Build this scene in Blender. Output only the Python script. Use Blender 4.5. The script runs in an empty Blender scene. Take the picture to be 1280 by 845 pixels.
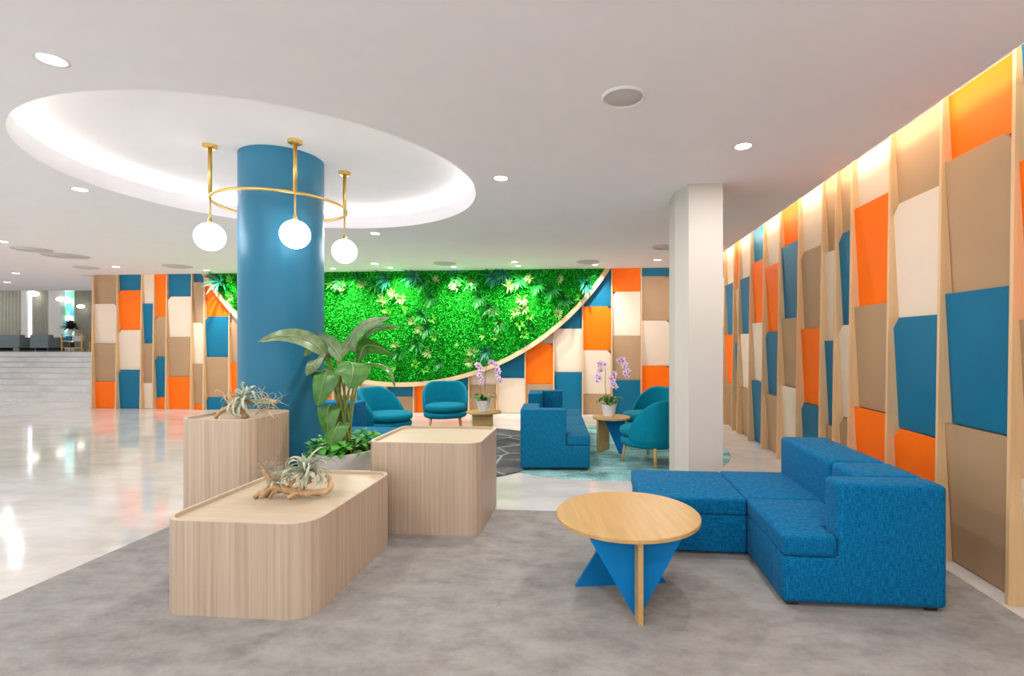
import bpy, bmesh, math, random
from mathutils import Vector, Matrix, noise
R = math.radians
PI = math.pi
random.seed(7)
scene = bpy.context.scene
C = scene.collection

# ------------------------------------------------------------------ camera
cam_d = bpy.data.cameras.new('camera')
cam = bpy.data.objects.new('camera', cam_d)
C.objects.link(cam)
cam.location = (0, 0, 1.5)
cam.rotation_euler = (R(90), 0, math.atan(56 / 625))
cam_d.sensor_width = 36
cam_d.lens = 36 * 625 / 1280
cam_d.shift_x = -45 / 1280
cam_d.shift_y = 5.5 / 1280
cam_d.clip_start = 0.05
scene.camera = cam

# ------------------------------------------------------------------ world and exposure
w = bpy.data.worlds.new('world')
scene.world = w
w.use_nodes = True
bg = w.node_tree.nodes['Background']
bg.inputs[0].default_value = (0.94, 0.97, 1.0, 1)
bg.inputs[1].default_value = 1.6
scene.view_settings.view_transform = 'Standard'
scene.view_settings.look = 'None'
scene.view_settings.gamma = 1
scene.view_settings.use_curve_mapping = False
scene.view_settings.exposure = 0.38

DOWN_W = 17.0      # recessed downlight power
WASH_W = 185.0      # wall-wash spot power
COVE_E = 75.0       # right wall cove strip
BACK_E = 14.0       # back wall cove strip
RING_E = 27.0       # round ceiling recess strip

# ------------------------------------------------------------------ materials
def principled(name):
    m = bpy.data.materials.new(name)
    m.use_nodes = True
    nt = m.node_tree
    return m, nt, nt.nodes['Principled BSDF']

def lnk(nt, a, b):
    nt.links.new(a, b)

def coord(nt, scale=(1, 1, 1), out='Object'):
    tc = nt.nodes.new('ShaderNodeTexCoord')
    mp = nt.nodes.new('ShaderNodeMapping')
    mp.inputs['Scale'].default_value = scale
    lnk(nt, tc.outputs[out], mp.inputs['Vector'])
    return mp.outputs['Vector']

def noise_tex(nt, vec, scale=5, detail=3, rough=.5):
    n = nt.nodes.new('ShaderNodeTexNoise')
    n.inputs['Scale'].default_value = scale
    n.inputs['Detail'].default_value = detail
    n.inputs['Roughness'].default_value = rough
    lnk(nt, vec, n.inputs['Vector'])
    return n.outputs['Fac']

def ramp(nt, fac, stops):
    r = nt.nodes.new('ShaderNodeValToRGB')
    e = r.color_ramp.elements
    while len(e) < len(stops):
        e.new(0.5)
    for i, (p, c) in enumerate(stops):
        e[i].position = p
        e[i].color = (*c, 1)
    lnk(nt, fac, r.inputs['Fac'])
    return r.outputs['Color']

def bump(nt, bs, h, strength=.2, dist=.01):
    b = nt.nodes.new('ShaderNodeBump')
    b.inputs['Strength'].default_value = strength
    b.inputs['Distance'].default_value = dist
    lnk(nt, h, b.inputs['Height'])
    lnk(nt, b.outputs['Normal'], bs.inputs['Normal'])

def mul(c, k):
    return tuple(min(1, v * k) for v in c)

def paint(name, c, rough=.5, var=.04, spec=.5, metal=0, scale=3):
    m, nt, bs = principled(name)
    f = noise_tex(nt, coord(nt), scale, 3)
    lnk(nt, ramp(nt, f, [(.3, mul(c, 1 - var)), (.7, mul(c, 1 + var))]), bs.inputs['Base Color'])
    bs.inputs['Roughness'].default_value = rough
    bs.inputs['Specular IOR Level'].default_value = spec
    bs.inputs['Metallic'].default_value = metal
    return m

def wood(name, c1, c2, scale, rough=.45, bm=.08):
    m, nt, bs = principled(name)
    v = coord(nt, scale)
    f = noise_tex(nt, v, 1.0, 5, .6)
    lnk(nt, ramp(nt, f, [(.32, c1), (.68, c2)]), bs.inputs['Base Color'])
    bs.inputs['Roughness'].default_value = rough
    bump(nt, bs, f, bm, .004)
    return m

def fabric(name, c, var=.35, fine=230):
    m, nt, bs = principled(name)
    a = noise_tex(nt, coord(nt, (34, 34, fine)), 1, 2)
    b = noise_tex(nt, coord(nt, (fine, fine, 22)), 1, 2)
    mx = nt.nodes.new('ShaderNodeMath')
    mx.operation = 'ADD'
    lnk(nt, a, mx.inputs[0]); lnk(nt, b, mx.inputs[1])
    hf = nt.nodes.new('ShaderNodeMath')
    hf.operation = 'MULTIPLY'
    hf.inputs[1].default_value = .5
    lnk(nt, mx.outputs[0], hf.inputs[0])
    lnk(nt, ramp(nt, hf.outputs[0], [(.36, mul(c, 1 - var)), (.5, c), (.65, mul(c, 1 + var * 1.4))]), bs.inputs['Base Color'])
    bs.inputs['Roughness'].default_value = .85
    bs.inputs['Specular IOR Level'].default_value = .1
    bs.inputs['Sheen Weight'].default_value = .08
    bs.inputs['Sheen Roughness'].default_value = .4
    bs.inputs['Sheen Tint'].default_value = (.6, .85, 1, 1)
    bump(nt, bs, hf.outputs[0], .25, .003)
    return m

def emit(name, c, s):
    m, nt, bs = principled(name)
    bs.inputs['Base Color'].default_value = (*c, 1)
    bs.inputs['Emission Color'].default_value = (*c, 1)
    bs.inputs['Emission Strength'].default_value = s
    return m

def island(name, cols, rough=.5, spec=.4, sss=0, trans=0.0):
    """a leaf material whose tone differs from leaf to leaf"""
    m, nt, bs = principled(name)
    g = nt.nodes.new('ShaderNodeNewGeometry')
    n = len(cols)
    lnk(nt, ramp(nt, g.outputs['Random Per Island'], [(i / max(1, n - 1), c) for i, c in enumerate(cols)]), bs.inputs['Base Color'])
    bs.inputs['Roughness'].default_value = rough
    bs.inputs['Specular IOR Level'].default_value = spec
    return m

M = {}
M['ceiling'] = paint('ceiling_paint', (.955, .925, .94), .9, .01, .2)
M['cream'] = paint('cream_column_paint', (.59, .55, .495), .6, .015, .3)
M['orange'] = paint('orange_panel', (.93, .155, .002), .5, .03, .18)
M['taupe'] = paint('taupe_panel', (.40, .255, .145), .5, .03, .2)
M['white'] = paint('cream_panel', (.72, .59, .47), .5, .02, .2)
M['blue'] = paint('blue_panel', (.003, .135, .25), .45, .04, .22)
M['column_blue'] = paint('column_blue', (.016, .15, .255), .42, .03, .3)
M['table_blue'] = paint('table_blue', (.001, .16, .42), .5, .03, .15)
M['fin'] = wood('fin_wood', (.60, .385, .195), (.70, .47, .26), (26, 26, 1.1), .5)
M['rim'] = wood('rim_wood', (.66, .43, .24), (.74, .50, .29), (4, 4, 4), .5)
M['planter'] = wood('planter_wood', (.42, .305, .215), (.575, .445, .33), (55, 55, .7), .45, .12)
M['planter_top'] = wood('planter_top_wood', (.50, .39, .27), (.58, .465, .335), (1.5, 40, 20), .45)
M['honey'] = wood('honey_oak', (.46, .275, .092), (.54, .345, .13), (30, 2.2, 12), .4)
M['leg'] = wood('leg_wood', (.58, .33, .12), (.68, .41, .17), (40, 40, 3), .45)
M['sofa'] = fabric('sofa_blue_weave', (.001, .115, .265), .45, 230)
M['sofa2'] = fabric('sofa_blue_weave_far', (.004, .13, .255), .40, 220)
M['chair'] = fabric('armchair_teal', (.001, .205, .305), .12, 260)
M['black'] = paint('black_foot', (.015, .015, .015), .5)
M['brass'] = paint('satin_brass', (.72, .49, .15), .3, .03, .5, .85)
M['globe'] = emit('opal_globe', (1, .97, .93), 5)
M['lens'] = emit('downlight_lens', (1, .96, .9), 6)
M['trimring'] = paint('downlight_trim', (.82, .80, .78), .5, .01)
M['vent'] = paint('vent_grey', (.62, .58, .56), .6, .03)
M['speaker'] = paint('speaker_grey', (.60, .585, .56), .7, .02)
M['ledw'] = emit('led_cove', (1, .85, .62), COVE_E)
M['ledb'] = emit('led_cove_back', (1, .88, .70), BACK_E)
M['ledr'] = emit('led_ring', (1, .96, .91), RING_E)
M['pot_white'] = paint('pot_white', (.80, .77, .75), .4, .02)
M['soil'] = paint('soil', (.05, .03, .018), .95, .3, .1, 0, 40)
M['sofa_grey'] = fabric('grey_sofa', (.20, .235, .24), .1)
M['farwall'] = paint('far_wall', (.52, .47, .38), .8, .03)
M['fargrey'] = paint('far_curtain', (.40, .38, .31), .85, .05)
M['bluestrip'] = emit('blue_white_strip', (.75, .80, 1), 1.2)
M['sconce'] = emit('sconce_glow', (1, .95, .85), 3)
M['gold'] = paint('gold_frame', (.55, .33, .07), .35, .05, .5, .7)

def marble():
    m, nt, bs = principled('polished_marble')
    v = coord(nt, (1, 1, 1))
    f = noise_tex(nt, v, .9, 6, .62)
    f2 = noise_tex(nt, coord(nt, (.7, 2.2, 1)), 2.2, 5, .6)
    a = ramp(nt, f, [(.35, (.60, .57, .54)), (.5, (.69, .665, .64)), (.66, (.75, .73, .71))])
    b = ramp(nt, f2, [(.4, (.82, .80, .78)), (.6, (1, 1, 1))])
    mx = nt.nodes.new('ShaderNodeMix')
    mx.data_type = 'RGBA'; mx.blend_type = 'MULTIPLY'
    mx.inputs['Factor'].default_value = .5
    lnk(nt, a, mx.inputs['A']); lnk(nt, b, mx.inputs['B'])
    lnk(nt, mx.outputs['Result'], bs.inputs['Base Color'])
    bs.inputs['Roughness'].default_value = .07
    bs.inputs['Specular IOR Level'].default_value = .6
    return m
M['marble'] = marble()

def carpet(name, stops, s1=2.0, fine=260, st=.5):
    m, nt, bs = principled(name)
    v = coord(nt)
    a = noise_tex(nt, coord(nt, (1, 1.7, 1)), s1, 6, .68)
    b = noise_tex(nt, v, fine, 2)
    fi = noise_tex(nt, v, 42, 6, .75)
    sb = nt.nodes.new('ShaderNodeMath'); sb.operation = 'MULTIPLY_ADD'
    lnk(nt, fi, sb.inputs[0]); sb.inputs[1].default_value = .45; sb.inputs[2].default_value = -.225
    sm = nt.nodes.new('ShaderNodeMath'); sm.operation = 'ADD'
    lnk(nt, a, sm.inputs[0]); lnk(nt, sb.outputs[0], sm.inputs[1])
    lnk(nt, ramp(nt, sm.outputs[0], stops), bs.inputs['Base Color'])
    bs.inputs['Roughness'].default_value = .95
    bs.inputs['Specular IOR Level'].default_value = .1
    bs.inputs['Sheen Weight'].default_value = .2
    ad = nt.nodes.new('ShaderNodeMath'); ad.operation = 'ADD'
    lnk(nt, a, ad.inputs[0]); lnk(nt, b, ad.inputs[1])
    bump(nt, bs, ad.outputs[0], st, .012)
    return m
M['carpet'] = carpet('greige_carpet', [(.32, (.215, .20, .186)), (.5, (.29, .273, .256)), (.68, (.345, .328, .31))], 4.5)
M['teal_rug'] = carpet('teal_rug', [(.33, (.12, .135, .125)), (.40, (.15, .22, .21)), (.45, (.14, .44, .44)), (.56, (.28, .60, .59)), (.68, (.55, .78, .76))], 1.7)
def crack_lines(m):
    nt = m.node_tree
    bs = nt.nodes['Principled BSDF']
    src = bs.inputs['Base Color'].links[0].from_socket
    vo = nt.nodes.new('ShaderNodeTexVoronoi')
    vo.feature = 'DISTANCE_TO_EDGE'
    vo.inputs['Scale'].default_value = 1.25
    lnk(nt, coord(nt), vo.inputs['Vector'])
    fac = ramp(nt, vo.outputs['Distance'], [(.010, (1, 1, 1)), (.022, (0, 0, 0))])
    mx = nt.nodes.new('ShaderNodeMix')
    mx.data_type = 'RGBA'
    lnk(nt, fac, mx.inputs['Factor']); lnk(nt, src, mx.inputs['A'])
    mx.inputs['B'].default_value = (.42, .43, .44, 1)
    lnk(nt, mx.outputs['Result'], bs.inputs['Base Color'])
M['dark_rug'] = carpet('charcoal_rug', [(.32, (.035, .04, .045)), (.52, (.085, .085, .09)), (.62, (.15, .145, .14)), (.70, (.30, .29, .28))], 2.0)
crack_lines(M['dark_rug'])

def stained():
    m, nt, bs = principled('stained_glass')
    v = coord(nt, (1, 1, 1))
    vo = nt.nodes.new('ShaderNodeTexVoronoi')
    vo.inputs['Scale'].default_value = 4
    lnk(nt, v, vo.inputs['Vector'])
    sp = nt.nodes.new('ShaderNodeSeparateColor')
    lnk(nt, vo.outputs['Color'], sp.inputs[0])
    c = ramp(nt, sp.outputs[0], [(.0, (.02, .25, .5)), (.25, (.3, .85, .95)), (.45, (.9, 1, 1)), (.62, (.05, .6, .15)), (.8, (.75, .95, .9)), (1, (.03, .4, .6))])
    lnk(nt, c, bs.inputs['Base Color']); lnk(nt, c, bs.inputs['Emission Color'])
    bs.inputs['Emission Strength'].default_value = .9
    return m
M['stained'] = stained()

def leafmat(name, c1, c2, rough=.35, vein=None):
    m, nt, bs = principled(name)
    f = noise_tex(nt, coord(nt, (6, 6, 6)), 3, 4)
    lnk(nt, ramp(nt, f, [(.3, c1), (.7, c2)]), bs.inputs['Base Color'])
    bs.inputs['Roughness'].default_value = rough
    bs.inputs['Specular IOR Level'].default_value = .5
    return m
M['big_leaf'] = leafmat('broad_leaf_green', (.03, .13, .014), (.09, .25, .035), .34)
M['sheen_tint_leaf'] = leafmat('leaf_green_sheen_tint', (.10, .17, .065), (.23, .30, .15), .34)  # greyer copy of the leaf green, highlight sheen put into the colour
M['midrib'] = leafmat('pale_midrib', (.26, .36, .12), (.34, .44, .18), .4)
M['stem'] = leafmat('stem_green', (.15, .21, .025), (.29, .32, .06), .45)
M['cover'] = island('ground_cover_green', [(.02, .16, .01), (.05, .30, .02), (.12, .42, .04)], .4)
M['air'] = leafmat('air_plant_grey_green', (.33, .38, .25), (.58, .60, .47), .7)
M['airdry'] = leafmat('air_plant_dry', (.30, .22, .14), (.48, .42, .32), .8)
M['drift'] = wood('driftwood', (.36, .19, .075), (.64, .42, .22), (14, 14, 14), .7, .5)
M['orch_leaf'] = leafmat('orchid_leaf', (.025, .12, .015), (.09, .28, .03), .3)
M['orch_stem'] = leafmat('orchid_stem', (.10, .14, .03), (.20, .22, .06), .5)
M['petal'] = leafmat('orchid_petal', (.80, .58, .74), (.90, .76, .86), .5)
M['lip'] = leafmat('orchid_lip', (.55, .05, .36), (.68, .12, .48), .5)
M['moss'] = island('moss_green', [(.002, .26, .004), (.003, .48, .010), (.006, .66, .018), (.02, .80, .05)], .5, .3)
M['moss_back'] = paint('moss_backing', (.004, .13, .006), .9, .4, .1, 0, 20)
M['fern'] = island('fern_dark', [(.006, .13, .02), (.012, .24, .03), (.03, .36, .05)], .45)
M['fern_teal'] = island('fern_teal', [(.008, .10, .07), (.02, .20, .12), (.06, .30, .17)], .4)
M['fern_pale'] = island('fern_pale', [(.16, .36, .07), (.36, .52, .17), (.60, .68, .36)], .45)
M['fern_lime'] = island('fern_lime', [(.06, .45, .03), (.16, .62, .06), (.32, .72, .12)], .45)

# ------------------------------------------------------------------ mesh helpers
def link(name, me, parent=None):
    o = bpy.data.objects.new(name, me)
    C.objects.link(o)
    if parent is not None:
        o.parent = parent
    return o

def mesh(name, verts, faces, mat, smooth=False, fm=None):
    me = bpy.data.meshes.new(name)
    me.from_pydata([tuple(v) for v in verts], [], faces)
    for m in (mat if isinstance(mat, (list, tuple)) else [mat]):
        me.materials.append(m)
    if fm:
        me.polygons.foreach_set('material_index', fm)
    if smooth:
        me.polygons.foreach_set('use_smooth', [True] * len(me.polygons))
    me.update()
    return me

def obj(name, verts, faces, mat, parent=None, smooth=False, fm=None):
    return link(name, mesh(name, verts, faces, mat, smooth, fm), parent)

def from_bm(name, bm, mat, parent=None, smooth=False):
    bmesh.ops.recalc_face_normals(bm, faces=bm.faces)
    me = bpy.data.meshes.new(name)
    bm.to_mesh(me); bm.free()
    me.materials.append(mat)
    if smooth:
        me.polygons.foreach_set('use_smooth', [True] * len(me.polygons))
        try:
            me.set_sharp_from_angle(angle=R(40))
        except Exception:
            pass
    return link(name, me, parent)

def tag(o, label=None, cat=None, group=None, kind=None):
    if label: o['label'] = label
    if cat: o['category'] = cat
    if group: o['group'] = group
    if kind: o['kind'] = kind
    return o

def thing(name, label, cat, loc=(0, 0, 0), rz=0, group=None):
    o = bpy.data.objects.new(name, None)
    o.empty_display_size = .1
    C.objects.link(o)
    o.location = loc
    o.rotation_euler = (0, 0, rz)
    return tag(o, label, cat, group)

def struct(o, label=None):
    return tag(o, label, None, None, 'structure')

def box(name, a, b, mat, parent=None, bev=0, seg=3):
    bm = bmesh.new()
    bmesh.ops.create_cube(bm, size=1)
    for v in bm.verts:
        v.co = Vector([(a[i] + b[i]) / 2 + v.co[i] * (b[i] - a[i]) for i in range(3)])
    if bev:
        bmesh.ops.bevel(bm, geom=list(bm.edges), offset=bev, segments=seg, profile=.6, affect='EDGES')
    return from_bm(name, bm, mat, parent, bool(bev))

def prism(name, poly, z0, z1, mat, parent=None, bev=0, axis='z', seg=3, smooth=None):
    """poly in two axes, extruded along the third"""
    def P(p, h):
        return {'z': (p[0], p[1], h), 'y': (p[0], h, p[1]), 'x': (h, p[0], p[1])}[axis]
    bm = bmesh.new()
    lo = [bm.verts.new(P(p, z0)) for p in poly]
    hi = [bm.verts.new(P(p, z1)) for p in poly]
    n = len(poly)
    bm.faces.new(lo); bm.faces.new(hi)
    for i in range(n):
        bm.faces.new((lo[i], lo[(i + 1) % n], hi[(i + 1) % n], hi[i]))
    if bev:
        bmesh.ops.recalc_face_normals(bm, faces=bm.faces)
        bmesh.ops.bevel(bm, geom=list(bm.edges), offset=bev, segments=seg, profile=.6, affect='EDGES')
    return from_bm(name, bm, mat, parent, bool(bev) if smooth is None else smooth)

def lathe_geo(prof, n=32, cx=0, cy=0):
    v, f = [], []
    for r, z in prof:
        for i in range(n):
            a = 2 * PI * i / n
            v.append((cx + r * math.cos(a), cy + r * math.sin(a), z))
    for j in range(len(prof) - 1):
        for i in range(n):
            k = (i + 1) % n
            f.append((j * n + i, j * n + k, (j + 1) * n + k, (j + 1) * n + i))
    return v, f

def lathe(name, prof, mat, parent=None, n=32, cx=0, cy=0, cap=True):
    v, f = lathe_geo(prof, n, cx, cy)
    if cap:
        f.append(tuple(range(n))[::-1])
        f.append(tuple(range((len(prof) - 1) * n, len(prof) * n)))
    bm = bmesh.new()
    vs = [bm.verts.new(p) for p in v]
    for q in f:
        try: bm.faces.new([vs[i] for i in q])
        except ValueError: pass
    bmesh.ops.remove_doubles(bm, verts=bm.verts, dist=1e-5)
    return from_bm(name, bm, mat, parent, True)

def smooth_pts(pts, k=4):
    pts = [Vector(p) for p in pts]
    if len(pts) < 3:
        return pts
    out = []
    for i in range(len(pts) - 1):
        p0, p1, p2, p3 = pts[max(0, i - 1)], pts[i], pts[i + 1], pts[min(len(pts) - 1, i + 2)]
        for j in range(k):
            t = j / k
            out.append(.5 * ((2 * p1) + (p2 - p0) * t + (2 * p0 - 5 * p1 + 4 * p2 - p3) * t * t + (3 * p1 - p0 - 3 * p2 + p3) * t ** 3))
    out.append(pts[-1])
    return out

def tube_geo(pts, r0, r1=None, n=8, wob=0, closed=False):
    r1 = r0 if r1 is None else r1
    v, f = [], []
    m = len(pts)
    up = Vector((0, 0, 1))
    prev = None
    for i, p in enumerate(pts):
        if closed:
            t = (pts[(i + 1) % m] - pts[i - 1]).normalized()
        else:
            t = (pts[min(m - 1, i + 1)] - pts[max(0, i - 1)]).normalized()
        if prev is None:
            a = t.cross(up)
            if a.length < .05: a = t.cross(Vector((1, 0, 0)))
        else:
            a = prev - t * prev.dot(t)
        a.normalize(); prev = a
        b = t.cross(a)
        rr = r0 + (r1 - r0) * i / max(1, m - 1)
        for k in range(n):
            an = 2 * PI * k / n
            q = rr * (1 + (wob * noise.noise(Vector((p.x * 30 + k * 1.7, p.y * 30, p.z * 30))) if wob else 0))
            v.append(p + (a * math.cos(an) + b * math.sin(an)) * q)
    for i in range(m if closed else m - 1):
        j = (i + 1) % m
        for k in range(n):
            l = (k + 1) % n
            f.append((i * n + k, i * n + l, j * n + l, j * n + k))
    if not closed:
        f.append(tuple(range(n))[::-1]); f.append(tuple(range((m - 1) * n, m * n)))
    return v, f

def tube(name, pts, r0, r1, mat, parent=None, n=8, k=4, wob=0, closed=False):
    P = smooth_pts(pts, k) if not closed else [Vector(p) for p in pts]
    v, f = tube_geo(P, r0, r1, n, wob, closed)
    return obj(name, v, f, mat, parent, True)

def join_geo(parts):
    V, F = [], []
    for v, f in parts:
        o = len(V); V += list(v); F += [tuple(i + o for i in q) for q in f]
    return V, F

def disc(name, cx, cy, r, z0, z1, mat, parent=None, n=64, bev=0):
    prof = [(r - bev, z0), (r, z0 + bev), (r, z1 - bev), (r - bev, z1)] if bev else [(r, z0), (r, z1)]
    return lathe(name, prof, mat, parent, n, cx, cy)

def copy_tree(o, parent=None):
    c = o.copy(); C.objects.link(c); c.parent = parent
    for ch in list(o.children):
        copy_tree(ch, c)
    return c

# camera-independent unit: world point seen at a measured photo position and depth (used only to read off sizes)
_d = Vector((-56 / math.hypot(56, 625), 625 / math.hypot(56, 625), 0))
_r = Vector((_d.y, -_d.x, 0))
def W(x, y, Z):
    return _d * Z + _r * ((x - 685) / 625 * Z) + Vector((0, 0, 1.5 - (y - 428) * Z / 625))

# ------------------------------------------------------------------ the setting: floor
XL, YN = -30.0, -2.4
XW, YW = 2.52, 10.52            # wall planes behind the fins
struct(box('floor', (XL, YN, -.1), (XW + .1, 12.4, 0), M['marble']))
# steps up to the far platform
steps = struct(box('floor_platform', (XL, 14.56, -.1), (-6, 21.2, 1.2), M['marble']))
for i in range(8):
    box('step', (XL, 12.4 + .27 * i, -.1), (-6, 12.4 + .27 * i + .27 + .03, .15 * (i + 1)), M['marble'], steps, .006, 1)
    box('nosing', (XL, 12.4 + .27 * i - .004, .15 * (i + 1) - .022), (-6, 12.4 + .27 * i + .03, .15 * (i + 1) + .003), M['vent'], steps)

# ------------------------------------------------------------------ ceiling with round recess and cove slots
RCX, RCY, RR = -2.93, 4.53, 1.806
CE_X, CE_Y = 2.15, 10.2
def build_ceiling():
    bm = bmesh.new()
    pts = [(XL, YN), (CE_X, YN), (CE_X, CE_Y), (-11.45, CE_Y), (-11.45, 13.4), (XL, 12.2)]
    outer = [bm.verts.new((x, y, 3.0)) for x, y in pts]
    edges = [bm.edges.new((outer[i], outer[(i + 1) % len(outer)])) for i in range(len(outer))]
    n = 128
    inner = [bm.verts.new((RCX + RR * math.cos(2 * PI * i / n), RCY + RR * math.sin(2 * PI * i / n), 3.0)) for i in range(n)]
    edges += [bm.edges.new((inner[i], inner[(i + 1) % n])) for i in range(n)]
    bmesh.ops.triangle_fill(bm, edges=edges, use_beauty=True, use_dissolve=False)
    # lip of the recess and the fascia of the slots
    lip = [bm.verts.new((v.co.x, v.co.y, 3.165)) for v in inner]
    led = [bm.verts.new((RCX + 2.10 * math.cos(2 * PI * i / n), RCY + 2.10 * math.sin(2 * PI * i / n), 3.165)) for i in range(n)]
    for i in range(n):
        j = (i + 1) % n
        bm.faces.new((inner[i], inner[j], lip[j], lip[i]))
        bm.faces.new((lip[i], lip[j], led[j], led[i]))
    top = [bm.verts.new((x, y, 3.08)) for x, y in pts]
    for i in range(1, len(pts)):
        j = (i + 1) % len(pts)
        bm.faces.new((outer[i], outer[j], top[j], top[i]))
    o = from_bm('ceiling', bm, M['ceiling'])
    return struct(o)
ceil = build_ceiling()
lathe('recess_dome', [(2.10, 3.165), (2.10, 3.20), (2.06, 3.245), (1.98, 3.268), (1.9, 3.272), (0.001, 3.272)], M['ceiling'], ceil, 96, RCX, RCY, False)
t_, f_ = tube_geo([Vector((RCX + 1.965 * math.cos(2 * PI * i / 96), RCY + 1.965 * math.sin(2 * PI * i / 96), 3.18)) for i in range(96)], .010, n=6, closed=True)
obj('recess_light_strip', t_, f_, M['ledr'], ceil, True)
# cove slots: lid above, strip on the slab's edge
box('cove_lid', (CE_X - .25, YN, 3.22), (XW + .1, YW + .1, 3.28), M['ceiling'], ceil)
box('cove_lid', (-11.45, CE_Y - .25, 3.22), (CE_X - .25, YW + .1, 3.28), M['ceiling'], ceil)
box('cove_ledge', (CE_X - .25, YN, 3.06), (CE_X, CE_Y, 3.08), M['ceiling'], ceil)
box('cove_ledge', (-11.45, CE_Y - .25, 3.06), (CE_X - .25, CE_Y, 3.08), M['ceiling'], ceil)
box('cove_light_strip', (CE_X - .06, YN, 3.08), (CE_X - .04, CE_Y - .1, 3.095), M['ledw'], ceil)
box('cove_light_strip', (-11.3, CE_Y - .06, 3.08), (CE_X - .3, CE_Y - .04, 3.095), M['ledb'], ceil)
box('light_block_slab', (XL, YN, 3.4), (XW + .1, 13.4, 3.5), M['ceiling'], ceil)  # unseen slab added above the ceiling to block world light
struct(box('ceiling_upper', (XL, 12.2, 4.6), (-6, 21.2, 4.7), M['ceiling']))

# ------------------------------------------------------------------ panelled walls: fins and stacked tilted panels
COL = {'O': 'orange', 'T': 'taupe', 'W': 'white', 'B': 'blue'}
PL = {'O': 'orange panel', 'T': 'taupe panel', 'W': 'cream panel', 'B': 'blue panel'}
_fin = {}
def add_fin(wall, org, u, out, at):
    key = (tuple(u), tuple(out))
    if key not in _fin:
        v = []
        for s in (-.0125, .0125):
            for d_, z in ((0, 0), (.165, 0), (.122, 3.19), (0, 3.19)):
                v.append(u * s + out * d_ + Vector((0, 0, z)))
        f = [(0, 1, 2, 3), (7, 6, 5, 4), (0, 4, 5, 1), (1, 5, 6, 2), (2, 6, 7, 3), (3, 7, 4, 0)]
        _fin[key] = mesh('fin', v, f, M['fin'])
    o = link('fin', _fin[key], wall)
    o.location = org + u * at
    return o

def add_panel(wall, org, u, out, u0, u1, z0, z1, c, ch=''):
    u0 += .0135; u1 -= .0135
    k = .08
    base, tip = .062, .108
    zt = z1 - .004
    pts = [(u0, z0), (u1, z0)]
    if 'R' in ch: pts += [(u1, zt - k), (u1 - k, zt)]
    else: pts += [(u1, zt)]
    if 'L' in ch: pts += [(u0 + k, zt), (u0, zt - k)]
    else: pts += [(u0, zt)]
    h = zt - z0
    slope = (tip - base) / .9
    v = []
    for th in (0, .02):
        for a, b in pts:
            v.append(org + u * a + out * (base + slope * (b - z0) + (0.9 - h) * 0 + th - .02) + Vector((0, 0, b)))
    n = len(pts)
    f = [tuple(range(n))[::-1], tuple(range(n, 2 * n))] + [(i, (i + 1) % n, n + (i + 1) % n, n + i) for i in range(n)]
    o = obj('panel', v, f, M[COL[c]], wall)
    o['label'] = PL[c]
    return o

def add_bay(wall, org, u, out, u0, u1, spec):
    """spec: list of (colour, chamfer) from the top, and the z of the joints between them"""
    cols, zs = spec
    top = 3.19
    b = [top] + list(zs) + [0.0]
    for i, c in enumerate(cols):
        z1, z0 = b[i], b[i + 1]
        if i == 0:      # the top piece is cut off by the ceiling
            z1 = top
        add_panel(wall, org, u, out, u0, u1, z0 + (.006 if i == len(cols) - 1 else 0), z1, c[0], c[1:] if i > 0 else '')

wall_back = struct(box('wall_back', (-11.35, YW, 0), (XW + .1, YW + .12, 3.22), M['cream']))
wall_right = struct(box('wall_right', (XW, YN, 0), (XW + .12, YW, 3.22), M['cream']))
# back wall: u runs +X, fins stand out toward -Y
OB, UB, NB = Vector((0, YW, 0)), Vector((1, 0, 0)), Vector((0, -1, 0))
xs = [-11.32, -10.72, -10.12, -9.82, -9.51, -8.91, -8.61, -8.01, -7.41, -6.81, -6.21, -5.61, -5.01, -4.41, -3.81, -3.21, -2.61, -2.01, -1.41, -.81, -.21, .39, .99, 1.59, 2.19]
for x in xs:
    add_fin(wall_back, OB, UB, NB, x)
back = [
    (['T', 'WR', 'T', 'O'], (2.38, 1.48, .61)), (['B', 'OL', 'WL', 'BL'], (2.68, 1.78, .88)),
    (['W', 'B', 'T', 'W'], (2.38, 1.48, .59)), (['O', 'TL', 'BL', 'OL'], (2.08, 1.18, .27)),
    (['B', 'WL', 'T', 'O'], (2.53, 1.62, .73)), (['B', 'TR', 'WR', 'T', 'O'], (2.85, 1.94, 1.02, .12)),
    (['O', 'BL', 'T', 'BL'], (2.08, 1.18, .28)), (['W', 'T', 'O', 'T'], (1.94, 1.04, .14)),
    (['T', 'BL', 'W'], (1.5, .6)), (['O', 'WR', 'T'], (1.3, .4)), (['B', 'TL', 'O'], (1.2, .3)),
    (['T', 'W', 'T'], (1.1, .35)), (['O', 'W', 'T'], (1.0, .3)),
    (['O', 'B', 'T'], (.66, .34)), (['W', 'O'], (.62,)), (['B', 'O'], (.47,)), (['W', 'T'], (.60,)),
    (['B', 'W'], (.75,)), (['W', 'OR', 'T'], (1.48, .63)), (['B', 'W', 'BL'], (1.79, .88)),
    (['B', 'OR', 'WR', 'T'], (2.25, 1.34, .43)), (['O', 'WL', 'T', 'B'], (2.55, 1.64, .72)),
    (['B', 'TR', 'WR', 'OR', 'T'], (2.86, 1.95, 1.02, .12)), (['O', 'T', 'BL', 'W'], (2.05, 1.135, .23)), (['W', 'B', 'T', 'O'], (2.6, 1.7, .8)),
]
xe = xs + [XW - .1]
for i, sp in enumerate(back):
    add_bay(wall_back, OB, UB, NB, xe[i], xe[i + 1], sp)
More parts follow.
